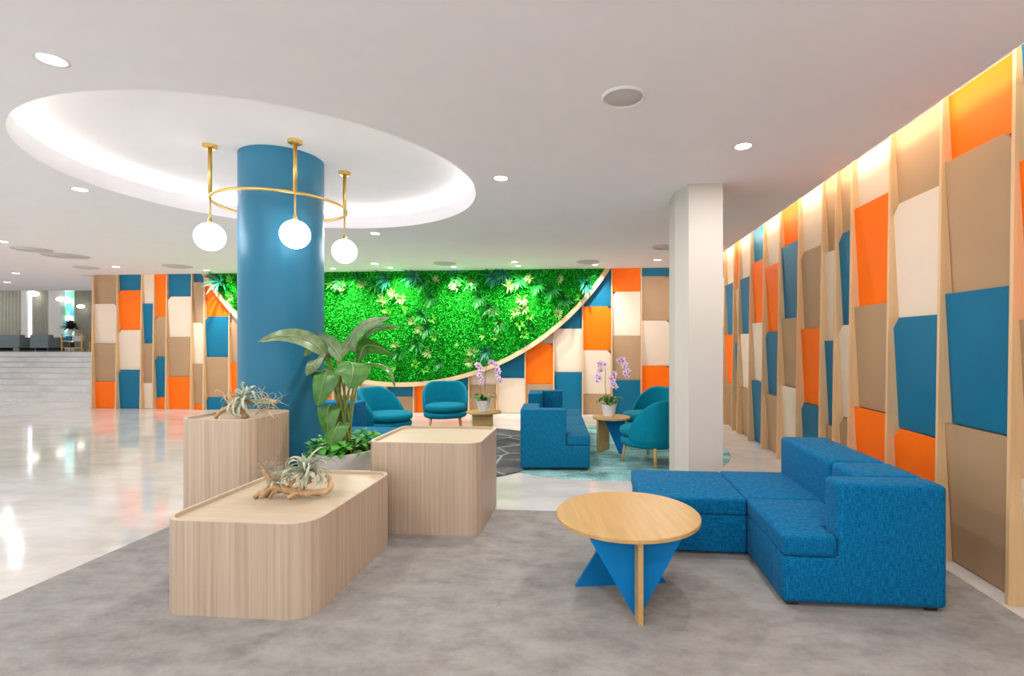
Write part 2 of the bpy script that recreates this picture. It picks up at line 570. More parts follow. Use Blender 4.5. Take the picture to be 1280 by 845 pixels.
# right wall: u runs -Y (toward the camera side), fins stand out toward -X
OR_, UR, NR = Vector((XW, 0, 0)), Vector((0, -1, 0)), Vector((-1, 0, 0))
ys = [1.28, 1.88, 2.48, 3.08, 3.68, 4.28, 4.88, 5.18, 5.48, 6.08, 6.68, 7.28, 7.88, 8.48, 8.78, 9.38, 9.98]
for y in ys:
    add_fin(wall_right, OR_, UR, NR, -y)
right = [
    (['W', 'T', 'OL', 'B'], (2.5, 1.6, .7)), (['O', 'WL', 'B', 'T'], (2.8, 1.9, 1.0)),
    (['B', 'O', 'T', 'W'], (2.53, 1.63, .73)), (['O', 'TR', 'B', 'T'], (2.735, 1.835, .95)),
    (['T', 'WL', 'BL', 'OL'], (2.60, 1.70, .82)), (['W', 'O', 'T', 'O'], (2.735, 1.83, .91)),
    (['T', 'BL', 'WL', 'TL'], (2.56, 1.67, .77)), (['T', 'W', 'B', 'T'], (2.43, 1.52, .645)),
    (['W', 'TL', 'O', 'BL'], (2.54, 1.66, .81)), (['O', 'B', 'T', 'W'], (2.71, 1.80, .955)),
    (['W', 'O', 'BL', 'T'], (2.55, 1.65, .79)), (['B', 'O', 'W', 'B'], (2.695, 1.79, .93)),
    (['W', 'B', 'W', 'T'], (2.53, 1.64, .77)), (['O', 'T', 'B', 'T'], (2.40, 1.49, .6)),
    (['W', 'B', 'O', 'T'], (2.54, 1.64, .77)), (['T', 'W', 'BL', 'O'], (2.7, 1.8, .9)),
]
for i, sp in enumerate(right):
    add_bay(wall_right, OR_, UR, NR, -ys[i + 1], -ys[i], sp)

# ------------------------------------------------------------------ the green wall disc
GX, GZ, GR = -4.10, 5.845, 5.245
gw = thing('green_wall', 'large round segment of bright green moss and ferns framed in wood on back wall', 'green wall', (GX, 10.3, .6))
def g_low(x):       # lower edge of the disc at world x
    return GZ - math.sqrt(max(0, (GR - .04) ** 2 - (x - GX) ** 2))
ztop = 3.17
aw = math.acos((GZ - ztop) / GR)
n = 80
vi, fi = [], []
for i in range(n + 1):
    a = -aw + 2 * aw * i / n
    s, c = math.sin(a), math.cos(a)
    for rr, yy in ((GR - .05, 10.25), (GR + .04, 10.25), (GR + .04, 10.37), (GR - .05, 10.37)):
        vi.append((rr * s, yy - 10.3, GZ - rr * c - .6))
for i in range(n):
    for k in range(4):
        l = (k + 1) % 4
        fi.append((i * 4 + k, i * 4 + l, i * 4 + 4 + l, i * 4 + 4 + k))
fi += [(0, 1, 2, 3), (n * 4 + 3, n * 4 + 2, n * 4 + 1, n * 4)]
obj('rim', vi, fi, M['rim'], gw)
vb = [(0, .03, ztop - .6)]
vb = [((GR - .05) * math.sin(-aw + 2 * aw * i / n), .03, GZ - (GR - .05) * math.cos(-aw + 2 * aw * i / n) - .6) for i in range(n + 1)]
obj('backing', vb, [tuple(range(n + 1))], M['moss_back'], gw)
# moss: tens of thousands of little leaves, one object
rnd = random.Random(3)
V, F = [], []
cnt = 0
while cnt < 42000:
    x = rnd.uniform(-8.75, .32); z = rnd.uniform(.58, 3.1)
    if z < g_low(x) + .03: continue
    hgt = .02 + .035 * (noise.noise(Vector((x * 3, z * 3, 0))) + .6)
    p = Vector((x - GX, -abs(rnd.gauss(0, .6)) * hgt * .9 - hgt * .3 + .02, z - .6))
    L = rnd.uniform(.022, .045); wd = L * rnd.uniform(.35, .6)
    a = rnd.uniform(0, 2 * PI)
    dr = Vector((math.cos(a), -rnd.uniform(.3, 1.2), math.sin(a) - .25)).normalized()
    sd = dr.cross(Vector((rnd.uniform(-1, 1), rnd.uniform(-1, 1), rnd.uniform(-1, 1)))).normalized() * wd / 2
    o = len(V)
    V += [p, p + dr * L * .55 + sd, p + dr * L, p + dr * L * .55 - sd]
    F.append((o, o + 1, o + 2, o + 3))
    cnt += 1
tag(obj('moss_foliage', V, F, M['moss'], gw), kind='stuff')

def fern_mesh(n, L, wd, mat, droop, seed, spread=1.0):
    rr = random.Random(seed)
    V, F = [], []
    for i in range(n):
        a = 2 * PI * i / n + rr.uniform(-.25, .25)
        tilt = rr.uniform(.35, 1.15) * spread
        ll = L * rr.uniform(.65, 1.1)
        d0 = Vector((math.cos(a) * math.sin(tilt), -math.cos(tilt) - .15, math.sin(a) * math.sin(tilt)))
        p = Vector((0, 0, 0)); o = len(V); m = 5
        sd = d0.cross(Vector((0, -1, 0)))
        sd = sd.normalized() if sd.length > .01 else Vector((1, 0, 0))
        for j in range(m + 1):
            t = j / m
            ww = wd * math.sin(PI * min(.97, .08 + t * .92)) ** .8 / 2
            up = Vector((0, -1, 0)) * ww * .3
            V += [p + sd * ww + up, p.copy(), p - sd * ww + up]
            p = p + d0 * (ll / m)
            d0 = (d0 + Vector((0, 0, -droop / m))).normalized()
        for j in range(m):
            b = o + j * 3
            F += [(b, b + 1, b + 4, b + 3), (b + 1, b + 2, b + 5, b + 4)]
    return mesh('wall_plant', V, F, mat, True)
fm = {
    'dark': [fern_mesh(20, .26, .032, M['fern'], .7, s) for s in (1, 2)],
    'teal': [fern_mesh(17, .40, .042, M['fern_teal'], .8, s) for s in (3, 4)],
    'pale': [fern_mesh(26, .19, .017, M['fern_pale'], .4, s) for s in (5, 6)],
    'lime': [fern_mesh(16, .17, .032, M['fern_lime'], .9, s) for s in (7, 8)],
}
def onwall(px, py):
    t = (px - 685) / 625
    v = _d + _r * t
    s = 10.25 / v.y
    return v.x * s, 1.5 - (py - 428) / 625 * s
spots = [('teal', 276, 353, 1.0), ('teal', 484, 350, .9), ('teal', 519, 346, .9), ('teal', 617, 347, .9), ('teal', 630, 343, .8), ('teal', 733, 355, 1.0),
         ('teal', 608, 440, .8), ('dark', 530, 352, 1.2), ('dark', 470, 356, 1), ('dark', 425, 352, 1), ('dark', 449, 346, 1), ('dark', 540, 372, 1.1), ('dark', 528, 392, 1.1),
         ('dark', 535, 410, 1.1), ('dark', 522, 428, 1.2), ('dark', 600, 372, 1.1), ('dark', 612, 385, 1.1), ('dark', 690, 362, 1.2), ('dark', 705, 374, 1.1), ('dark', 672, 356, 1.1),
         ('dark', 590, 352, 1.1), ('dark', 625, 405, 1.0), ('dark', 500, 440, 1.0), ('dark', 550, 452, .9), ('dark', 570, 348, 1), ('dark', 650, 350, 1),
         ('pale', 429, 359, .9), ('pale', 455, 356, .9), ('pale', 480, 376, 1), ('pale', 493, 368, 1.1), ('pale', 503, 374, 1.0), ('pale', 517, 402, .9), ('pale', 526, 412, .9),
         ('pale', 546, 350, .8), ('pale', 571, 358, 1), ('pale', 590, 353, .8), ('pale', 637, 358, 1.1), ('pale', 662, 349, .9), ('pale', 653, 375, 1.1), ('pale', 645, 390, 1.1), ('pale', 656, 386, 1),
         ('pale', 698, 392, 1), ('pale', 618, 390, .9), ('pale', 591, 440, 1.1), ('pale', 588, 452, 1), ('pale', 537, 441, 1), ('pale', 496, 432, .8), ('pale', 700, 350, .8), ('pale', 290, 372, .8),
         ('lime', 486, 390, 1), ('lime', 508, 388, 1), ('lime', 520, 455, 1.1), ('lime', 533, 462, 1.0), ('lime', 540, 398, 1), ('lime', 624, 404, 1), ('lime', 650, 404, 1.1), ('lime', 662, 396, 1),
         ('lime', 655, 418, 1), ('lime', 605, 418, 1), ('lime', 622, 422, .9), ('lime', 545, 420, 1), ('lime', 415, 356, 1), ('lime', 495, 458, .9), ('lime', 720, 372, .9), ('lime', 575, 430, .8), ('lime', 290, 350, 1)]
for i, (k, px, py, s) in enumerate(spots):
    x, z = onwall(px, py)
    o = link('wall_plant', fm[k][i % 2], gw)
    o.location = (x - GX, -.05, z - .6)
    o.rotation_euler = (0, rnd.uniform(0, 6), 0) if k in ('pale', 'lime') else (0, 0, 0)
    o.scale = (s, s, s)

# ------------------------------------------------------------------ columns
CX, CY, CR = -3.0, 4.6, .372
bc = lathe('blue_column', [(CR, 0), (CR, 3.272)], M['column_blue'], None, 72, CX, CY)
struct(bc, 'round satin blue column rising into the circular ceiling recess')
wc = struct(prism('cream_column', [(.905, 4.84), (1.222, 4.84), (1.222, 5.45), (.815, 5.45), (.815, 5.08)], 0, 3.0, M['cream']))
wc['label'] = 'cream square column with one cut corner behind the blue corner sofa'
prism('plinth', [(.89, 4.82), (1.24, 4.82), (1.24, 5.47), (.78, 5.47), (.78, 5.07)], 0, .11, M['cream'], wc, .006, seg=1)

# ------------------------------------------------------------------ rugs
g = tag(box('carpet', (-3.41, -2.0, 0), (2.31, 4.40, .012), M['carpet']), 'large greige cut pile carpet under the wooden plinths and blue corner sofa', 'carpet')
tag(disc('round_rug', .1, 7.2, 1.76, 0, .008, M['teal_rug'], None, 96), 'round teal rug with grey patches beneath the far armchairs', 'rug')
tag(disc('round_rug', -2.2, 6.85, 1.77, .008, .015, M['dark_rug'], None, 96), 'round charcoal rug with pale crack lines left of the far sofa', 'rug')

# ------------------------------------------------------------------ wooden plinths with rounded corners and a raised rim
def rrect(x0, x1, y0, y1, rads, seg=10):
    out = []
    for (cx, cy, a0), r in zip(((x1, y0, -90), (x1, y1, 0), (x0, y1, 90), (x0, y0, 180)), rads):
        sx = -1 if cx == x1 else 1
        sy = 1 if cy == y0 else -1
        for i in range(seg + 1):
            a = R(a0 + 90 * i / seg)
            out.append((cx + sx * r + r * math.cos(a), cy + sy * r + r * math.sin(a)))
    return out

def plinth(label, x0, x1, y0, y1, h, rad):
    cx, cy = (x0 + x1) / 2, (y0 + y1) / 2
    t = thing('display_plinth', label, 'plinth', (cx, cy, .012 if y1 < 4.9 else 0), 0, 'oak display plinths')
    a, b = (x1 - x0) / 2, (y1 - y0) / 2
    h -= .012
    rim, sink = .024, .022
    rads = (rad, rad * .75, rad * .75, rad * .8)
    po = rrect(-a, a, -b, b, rads)
    pi_ = rrect(-a + rim, a - rim, -b + rim, b - rim, [max(.01, r - rim) for r in rads])
    n = len(po)
    v = [(x, y, 0) for x, y in po] + [(x, y, h - .004) for x, y in po]
    f = [(i, (i + 1) % n, n + (i + 1) % n, n + i) for i in range(n)] + [tuple(range(n))[::-1]]
    bm = bmesh.new()
    o = obj('body', v, f, M['planter'], t, False)
    for p in o.data.polygons: p.use_smooth = True
    o.data.set_sharp_from_angle(angle=R(40))
    pm = rrect(-a + .003, a - .003, -b + .003, b - .003, [r - .003 for r in rads])
    v = [(x, y, h - .004) for x, y in po] + [(x, y, h) for x, y in pm] + [(x, y, h) for x, y in pi_] + [(x, y, h - sink) for x, y in pi_]
    f = []
    for k in range(3):
        f += [(k * n + i, k * n + (i + 1) % n, (k + 1) * n + (i + 1) % n, (k + 1) * n + i) for i in range(n)]
    obj('rim', v, f, M['planter_top'], t)
    obj('top', [(x, y, h - sink) for x, y in pi_], [tuple(range(n))], M['planter_top'], t)
    return t
plinth('low wide oak plinth nearest the viewer, bearing driftwood with two air plants', -2.375, -1.50, 2.54, 3.645, .53, .15)
plinth('medium height oak plinth with empty tray top, right of the tall potted plant', -1.76, -.868, 3.765, 4.54, .725, .115)
plinth('tallest oak plinth in front of the blue column, bearing one curly air plant', -3.15, -2.56, 3.52, 4.10, .92, .15)

# ------------------------------------------------------------------ sofas
def foot(t, x, y):
    box('foot', (x - .03, y - .03, 0), (x + .03, y + .03, .03), M['black'], t)

def corner_sofa():
    t = thing('corner_sofa', 'blue woven corner sofa with chaise in front of the panelled right wall', 'sofa', (1.07, 2.92, .012))
    m = M['sofa']
    H, S, B = .70, .40, .282
    box('base', (.0015, .03, .022), (.868, 1.45, B), m, t, .015)
    box('base', (-.735, .665, .022), (-.004, 1.41, B), m, t, .015)
    prism('end_panel', [(0, .022), (.868, .022), (.868, H), (.30, H), (.30, B), (0, B)], 0, .188, m, t, .034, 'y')
    prism('seat_cushion', [(.0, .0), (.292, .0), (.292, .192), (.50, .192), (.50, .69), (.0, .69)], B + .002, S, m, t, .028)
    box('seat_cushion', (.0, .694, B + .002), (.52, 1.44, S), m, t, .022)
    box('seat_cushion', (-.745, .655, B + .002), (-.006, 1.415, S), m, t, .022)
    box('back_cushion', (.50, .192, B), (.868, .55, H), m, t, .04)
    box('back_cushion', (.50, .555, B), (.868, 1.45, H), m, t, .04)
    for x, y in ((.06, .06), (.80, .06), (.80, 1.38), (-.68, .73), (-.68, 1.35), (.06, 1.38), (.06, .7)):
        foot(t, x, y)
corner_sofa()

def bench_sofa():
    t = thing('bench_sofa', 'blue woven sofa standing end-on between the round rugs, low seat facing right', 'sofa', (-.84, 5.76, .015), R(4.5))
    m = M['sofa2']
    L, H, S, B = 2.42, .705, .395, .285
    box('base', (0, .19, .022), (.81, L - .19, B), m, t, .015)
    for y0 in (0, L - .185):
        prism('end_panel', [(0, .022), (.81, .022), (.81, B), (.535, B), (.535, H), (0, H)], y0, y0 + .185, m, t, .02, 'y')
    box('back_block', (0, .187, B), (.21, .60, H), m, t, .022)
    box('back_block', (0, L - .62, B), (.21, L - .187, H), m, t, .022)
    box('back_rail', (0, .60, B), (.21, L - .62, S + .02), m, t, .02)
    prism('seat_cushion', [(.215, .19), (.54, .19), (.54, 0), (.815, 0), (.815, .80), (.215, .80)], B + .002, S, m, t, .02)
    box('seat_cushion', (.215, .804, B + .002), (.815, 1.61, S), m, t, .02)
    prism('seat_cushion', [(.215, 1.614), (.815, 1.614), (.815, L), (.54, L), (.54, L - .19), (.215, L - .19)], B + .002, S, m, t, .02)
    for x, y in ((.06, .06), (.75, .06), (.06, L - .06), (.75, L - .06)):
        foot(t, x, y)
bench_sofa()

def left_sofa():
    t = thing('bench_sofa', 'blue woven sofa mostly hidden behind the potted plant and column', 'sofa', (-4.3, 5.35, 0.015))
    m = M['sofa2']
    B, S, H = .285, .42, .72
    box('base', (0, 0, .022), (2.0, 1.06, B), m, t, .015)
    box('seat_cushion', (.0, -.005, B + .002), (.98, .75, S), m, t, .02)
    box('seat_cushion', (.985, -.005, B + .002), (2.0, .75, S), m, t, .02)
    box('back_cushion', (.0, .755, B), (1.30, 1.06, H), m, t, .025)
    for x, y in ((.06, .06), (1.94, .06), (.06, 1.0), (1.94, 1.0)):
        foot(t, x, y)
left_sofa()

# ------------------------------------------------------------------ armchairs
def armchair_parts():
    """barrel shell open to local -Y, seat at .44, four splayed legs; returns list of (name, mesh)"""
    amax, NA = R(102), 44
    def height(a):
        k = abs(a) / amax
        t = max(0, (k - .34) / .66)
        s = t ** 1.8
        return .80 - (.80 - .455) * s
    V, F = [], []
    prof_n = None
    for i in range(NA + 1):
        a = -amax + 2 * amax * i / NA
        h = height(a)
        th = .075 - .02 * (abs(a) / amax)
        def ro(z): # outer radius
            b = .385 + .03 * max(0, (z - .35) / .45)
            if z < .33: b -= .06 * ((.33 - z) / .12) ** 2
            return b
        pr = []
        for z in (.215, .235, .27, .33):
            pr.append((ro(z), z))
        for k in range(1, 5):
            z = .33 + (h - .035 - .33) * k / 4
            pr.append((ro(z), z))
        rt = ro(h - .035); mid = rt - th / 2
        for k in range(1, 6):
            an = PI * k / 6
            pr.append((mid + th / 2 * math.cos(an), h - .035 + .035 * math.sin(an)))
        for k in range(0, 4):
            z = (h - .035) + (.30 - (h - .035)) * k / 3
            pr.append((ro(z) - th, z))
        pr.append((ro(.3) - th, .215))
        prof_n = len(pr)
        s, c = math.sin(a), math.cos(a)
        for r, z in pr:
            V.append((r * s * .98, r * c * .95, z))
    for i in range(NA):
        for k in range(prof_n):
            l = (k + 1) % prof_n
            F.append((i * prof_n + k, (i + 1) * prof_n + k, (i + 1) * prof_n + l, i * prof_n + l))
    F.append(tuple(range(prof_n))); F.append(tuple(range(NA * prof_n, (NA + 1) * prof_n))[::-1])
    shell = mesh('shell', V, F, M['chair'], True)
    shell.set_sharp_from_angle(angle=R(60))
    def pad(name, r, z0, z1, b, ysh, ry):
        pr = [(0.001, z0)]
        for k in range(6):
            an = -PI / 2 + PI / 2 * k / 5
            pr.append((r - b + b * math.cos(an), z0 + b + b * math.sin(an)))
        for k in range(6):
            an = PI / 2 * k / 5
            pr.append((r - b + b * math.cos(an), z1 - b + b * math.sin(an)))
        pr.append((r * .5, z1 + .012)); pr.append((.001, z1 + .015))
        v, f = lathe_geo(pr, 40)
        v = [(x, y * ry + ysh, z) for x, y, z in v]
        return mesh(name, v, f, M['chair'], True)
    base = pad('seat_base', .365, .215, .315, .045, -.03, 1.03)
    cush = pad('seat_cushion', .345, .325, .435, .05, -.06, 1.06)
    legs = []
    for sx in (-1, 1):
        for sy in (-1, 1):
            v, f = tube_geo([Vector((sx * .27, sy * .25 - .01, 0)), Vector((sx * .235, sy * .22 - .01, .24))], .017, .023, 12)
            legs.append(mesh('leg', v, f, M['leg'], True))
    return [('shell', shell), ('seat_base', base), ('seat_cushion', cush)] + [('leg', l) for l in legs]
chair_parts = armchair_parts()
def armchair(x, y, face, label, z=0, s=1.0):
    """face: direction the chair looks, degrees from +X"""
    t = thing('armchair', label, 'armchair', (x, y, z), R(face + 90), 'teal barrel armchairs')
    t.scale = (s, s, s)
    for nme, me in chair_parts:
        link(nme, me, t)
armchair(-3.12, 7.28, -14, 'teal barrel armchair left of the other, seen side-on behind the potted plant', .015)
armchair(-2.53, 8.42, -72, 'teal barrel armchair facing the viewer beside the small far side table', .015)
armchair(.86, 7.72, -150, 'teal barrel armchair farther from viewer, facing the orchid table, back against panels', .008)
armchair(.74, 6.36, 138, 'teal barrel armchair seen from behind, half hidden by the cream column', .008)

# ------------------------------------------------------------------ tables
def coffee_table():
    t = thing('coffee_table', 'round honey oak coffee table on crossed blue boards beside the corner sofa', 'table', (.209, 3.065, .012), R(10))
    h = .458
    lathe('table_top', [(.42, h - .026), (.43, h - .022), (.43, h - .004), (.426, h)], M['honey'], t, 72)
    box('leg_board', (-.043, -.41, 0), (-.016, .41, h - .026), M['honey'], t)
    for y in (-.325, .335):
        prism('blue_board', [(-.285, h - .028), (.225, h - .028), (-.02, .0), (-.038, .0)], y - .011, y + .011, M['table_blue'], t, 0, 'y')
    prism('blue_board', [(-.315, 0), (.255, 0), (-.02, h - .028), (-.04, h - .028)], .035, .057, M['table_blue'], t, 0, 'y')
coffee_table()

def side_table(x, y, rot, label, z, h=.485):
    t = thing('side_table', label, 'table', (x, y, z), R(rot), 'small round side tables')
    lathe('table_top', [(.25, h - .024), (.256, h - .02), (.256, h - .004), (.252, h)], M['honey'], t, 48)
    box('leg_board', (-.15, .12, 0), (.15, .145, h - .024), M['honey'], t)
    prism('blue_board', [(.12, h - .025), (-.2, h - .025), (-.19, 0), (-.12, 0)], -.012, .012, M['table_blue'], t, 0, 'x')
    return t
side_table(.253, 6.84, 58, 'small round side table between armchairs and far sofa, bearing a pink orchid', .008)
side_table(-1.60, 7.27, 184, 'small round side table with orchid at left, between charcoal rug and armchair', .015, .47)

# ------------------------------------------------------------------ orchids
def petal_flower(s):
    V, F, fmx = [], [], []
    rr = random.Random(11)
    for k, a in enumerate((90, 18, 162, 234, 306)):
        a = R(a); o = len(V)
        L, wd = (s, s * .42) if k in (1, 2) else (s * .9, s * .3)
        d0 = Vector((math.cos(a), 0, math.sin(a))); sd = Vector((-math.sin(a), 0, math.cos(a)))
        V.append((0, 0, 0))
        for j in range(8):
            an = -PI + 2 * PI * j / 8
            p = d0 * (L * (.5 + .5 * math.cos(an))) + sd * (wd * math.sin(an)) + Vector((0, -.12 * s * math.sin(PI * (.5 + .5 * math.cos(an))), 0))
            V.append(p)
        for j in range(8):
            F.append((o, o + 1 + j, o + 1 + (j + 1) % 8)); fmx.append(0)
    o = len(V)
    for i in range(5):
        for j in range(6):
            th = PI * i / 4; ph = 2 * PI * j / 6
            V.append((s * .24 * math.sin(th) * math.cos(ph), -s * .16 + s * .2 * math.sin(th) * math.sin(ph), -s * .14 + s * .3 * math.cos(th)))
    for i in range(4):
        for j in range(6):
            F.append((o + i * 6 + j, o + i * 6 + (j + 1) % 6, o + i * 6 + 6 + (j + 1) % 6, o + i * 6 + 6 + j)); fmx.append(1)
    return mesh('flower', V, F, [M['petal'], M['lip']], True, fmx)
flower_me = petal_flower(.036)

def strap(pts, wd, vfold=.25, m=10, tipw=.0, base=.5, side=None):
    """leaf blade along pts; side: approximate lateral direction"""
    P = smooth_pts(pts, max(2, m // max(1, len(pts) - 1)))
    V, F = [], []
    n = len(P)
    prev = None
    for i, p in enumerate(P):
        t = i / (n - 1)
        tg = (P[min(n - 1, i + 1)] - P[max(0, i - 1)]).normalized()
        if side is not None:
            sd = Vector(side) - tg * Vector(side).dot(tg)
        elif prev is not None:
            sd = prev - tg * prev.dot(tg)
        else:
            sd = tg.cross(Vector((0, 0, 1)))
        if sd.length < 1e-3: sd = Vector((1, 0, 0))
        sd.normalize(); prev = sd
        up = sd.cross(tg)
        prof = (base + (1 - base) * min(1, t / .35)) if t < .35 else math.cos((t - .35) / .65 * PI / 2) ** .75
        ww = wd / 2 * max(prof, tipw)
        V += [p + sd * ww + up * ww * vfold, p + sd * ww * .5 + up * ww * vfold * .35, p, p - sd * ww * .5 + up * ww * vfold * .35, p - sd * ww + up * ww * vfold]
    for i in range(n - 1):
        for k in range(4):
            a = i * 5 + k
            F.append((a, a + 1, a + 6, a + 5))
    return V, F

def orchid(loc, label, seed, stems):
    t = thing('potted_orchid', label, 'orchid', loc, 0, 'potted pink orchids')
    lathe('pot', [(.068, 0), (.074, .004), (.088, .07), (.098, .135), (.104, .155), (.104, .165), (.096, .165), (.092, .14), (.02, .138)], M['pot_white'], t, 32)
    lathe('soil', [(.001, .141), (.092, .141), (.09, .146), (.001, .15)], M['soil'], t, 20, 0, 0, False)
    rr = random.Random(seed)
    for i in range(8):
        a = 2 * PI * i / 8 + rr.uniform(-.3, .3)
        L = rr.uniform(.17, .25); up = rr.uniform(.05, .12)
        d0 = Vector((math.cos(a), math.sin(a), 0))
        v, f = strap([Vector((0, 0, .145)) + d0 * .02, d0 * L * .45 + Vector((0, 0, .145 + up)), d0 * L * .8 + Vector((0, 0, .145 + up * .9)), d0 * L + Vector((0, 0, .145 + up * .2))], rr.uniform(.055, .075), .3)
        obj('leaf', v, f, M['orch_leaf'], t, True)
    for pts, nf in stems:
        P = smooth_pts(pts, 6)
        v, f = tube_geo(P, .005, .003, 6)
        st = obj('stem', v, f, M['orch_stem'], t, True)
        n = len(P)
        for k in range(nf):
            u = 1 - .5 * k / nf
            p = P[min(n - 1, int(u * (n - 1)))]
            o = link('flower', flower_me, st)
            o.location = p + Vector((rr.uniform(-.03, .03), -.012 + rr.uniform(-.02, .01), -.01))
            o.rotation_euler = (rr.uniform(-.2, .35), rr.uniform(-.6, .6), rr.uniform(-.6, .6))
            o.scale = [rr.uniform(1.1, 1.4)] * 3
orchid((.22, 6.88, .493), 'pink phalaenopsis orchid in white pot on the side table by the column', 5, [
    ([(-.03, 0, .14), (-.05, 0, .42), (-.05, -.02, .62), (-.09, -.03, .74), (-.13, -.05, .62), (-.15, -.06, .50)], 9),
    ([(.03, 0, .14), (.03, 0, .40), (.05, -.01, .56), (.07, -.04, .60), (.05, -.06, .50), (.08, -.06, .42)], 8),
    ([(.04, 0, .14), (.08, 0, .45), (.08, 0, .68), (.14, -.02, .79), (.21, -.03, .72), (.25, -.03, .56)], 10)])
orchid((-1.60, 7.25, .485), 'pink phalaenopsis orchid in white pot on the far left side table', 9, [
    ([(-.02, 0, .14), (-.06, 0, .42), (-.08, 0, .62), (-.07, -.03, .70), (-.03, -.05, .58), (-.01, -.05, .42)], 9),
    ([(.02, 0, .14), (.02, 0, .45), (.04, 0, .64), (.12, -.02, .74), (.21, -.03, .62), (.25, -.03, .46)], 11)])

# ------------------------------------------------------------------ tall potted plant
def tall_plant():
    PX, PY = -2.23, 4.31
    t = thing('potted_plant', 'tall broad leaved plant in white pot between blue column and oak plinth', 'plant', (PX, PY, .012))
    O = Vector((PX, PY, .012))
    lathe('pot', [(.20, 0), (.21, .01), (.245, .26), (.262, .50), (.27, .515), (.27, .53), (.245, .53), (.24, .49), (.02, .485)], M['pot_white'], t, 48)
    lathe('soil', [(.001, .49), (.243, .49), (.24, .50), (.001, .51)], M['soil'], t, 32, 0, 0, False)
    def L(x, y, dz=0): return W(x, y, 4.47 + dz) - O
    side_h = _r
    leaves = [  # midrib, blade width, lateral direction, material
        ([L(411, 452), L(400, 436, -.1), L(378, 423, -.2), L(350, 420, -.28), L(322, 427.5, -.3)], .15, (0, .55, .8), 'sheen_tint_leaf'),
        ([L(426, 450), L(418, 436, .1), L(405, 424, .22), L(392, 420, .34)], .13, (0, .6, .7), 'sheen_tint_leaf'),
        ([L(426, 446), L(438, 425, -.05), L(456, 405, -.1), L(487, 397, -.14)], .125, (-.5, .45, .7), 'sheen_tint_leaf'),
        ([L(447, 440, .05), L(452, 422, .08), L(470, 409, .05), L(500, 409, .0)], .115, (.1, .6, .8), 'big_leaf'),
        ([L(449, 450, .05), L(456, 433, .05), L(474, 434, .02), L(494, 446, -.02)], .13, (.3, .4, -.85), 'big_leaf'),
        ([L(432, 452, -.05), L(440, 455, -.16), L(441, 469, -.24), L(436, 486, -.24)], .25, (1, .1, 0), 'big_leaf'),
        ([L(452, 456), L(470, 455, -.05), L(487, 463, -.08), L(494, 485, -.1)], .07, (.3, .9, .2), 'big_leaf'),
        ([L(416, 466, -.05), L(409, 465, -.16), L(403, 484, -.22), L(397, 508, -.22)], .20, (1, .1, .15), 'big_leaf'),
        ([L(412, 448), L(402, 445, -.1), L(392, 455, -.16), L(383, 470, -.16)], .13, (.7, .2, .5), 'sheen_tint_leaf'),
        ([L(408, 440, .05), L(398, 430, -.02), L(388, 434, -.06), L(381, 446, -.08)], .10, (.8, .3, .4), 'big_leaf'),
        ([L(420, 446, .1), L(428, 436, .25), L(440, 432, .4), L(452, 440, .5)], .13, (.2, .6, .7), 'sheen_tint_leaf'),
        ([L(414, 466, .1), L(404, 462, .2), L(398, 470, .3), L(392, 482, .34)], .14, (.8, .3, .3), 'big_leaf'),
        ([L(421, 515, .02), L(412, 506, -.1), L(409, 523, -.16), L(411, 548, -.16)], .18, (1, 0, 0), 'big_leaf'),
        ([L(430, 535, .02), L(424, 528, -.12), L(417, 545, -.19), L(411, 566, -.19)], .17, (1, .1, .15), 'big_leaf'),
    ]
    for mid, wd, sd, mt in leaves:
        v, f = strap(mid, wd * (1.1 if mt == 'sheen_tint_leaf' else 1.22), .2, 14, 0, .3, sd)
        lf = obj('leaf', v, f, M[mt], t, True)
        P = smooth_pts(mid, 5)
        v, f = tube_geo([p + Vector((0, -.002, .002)) for p in P], .006, .0015, 5)
        obj('midrib', v, f, M['midrib'], lf, True)
    rr = random.Random(2)
    for k, (mid, wd, sd, mt) in enumerate(leaves):
        b = mid[0]
        s = Vector((.02 + .012 * (k - 5), rr.uniform(-.06, .06), .49))
        if k >= 12: s = Vector((-.05 + .06 * (k - 12), -.08, .49))
        c1 = s.lerp(b, .5) + Vector((.02 * (1 if b.x > s.x else -1) * -1, 0, .02))
        v, f = tube_geo(smooth_pts([s, c1, b], 6), .013, .007, 8)
        obj('stem', v, f, M['stem'], t, True)
    # ground cover around the stems
    v, f = strap([Vector((0, 0, 0)), Vector((0, -.025, .022)), Vector((0, -.06, .022)), Vector((0, -.085, 0))], .07, .25, 6, 0, .6, (1, 0, 0))
    me = mesh('small_leaf', v, f, M['cover'], True)
    for k in range(130):
        a = rr.uniform(0, 2 * PI); q = .24 * math.sqrt(rr.random())
        o = link('small_leaf', me, t)
        hh = rr.uniform(.50, .60) + .07 * max(0, 1 - q / .24)
        if math.sin(a) > -.1 and math.cos(a) > .2: hh += rr.uniform(0, .06)
        o.location = (q * math.cos(a) * 1.15, q * math.sin(a) * 1.1, hh)
        o.rotation_euler = (rr.uniform(-.7, .5), rr.uniform(-.4, .4), a + PI / 2 + rr.uniform(-.9, .9))
        o.scale = [rr.uniform(.7, 1.25)] * 3
tall_plant()

# ------------------------------------------------------------------ driftwood and air plants
def branchy(name, loc, label, branches, mat):
    parts = []
    for pts, r0, r1 in branches:
        parts.append(tube_geo(smooth_pts(pts, 5), r0, r1, 9, .6))
    v, f = join_geo(parts)
    o = obj(name, v, f, mat, None, True)
    o.location = loc
    return tag(o, label, 'driftwood', 'driftwood mounts for air plants')

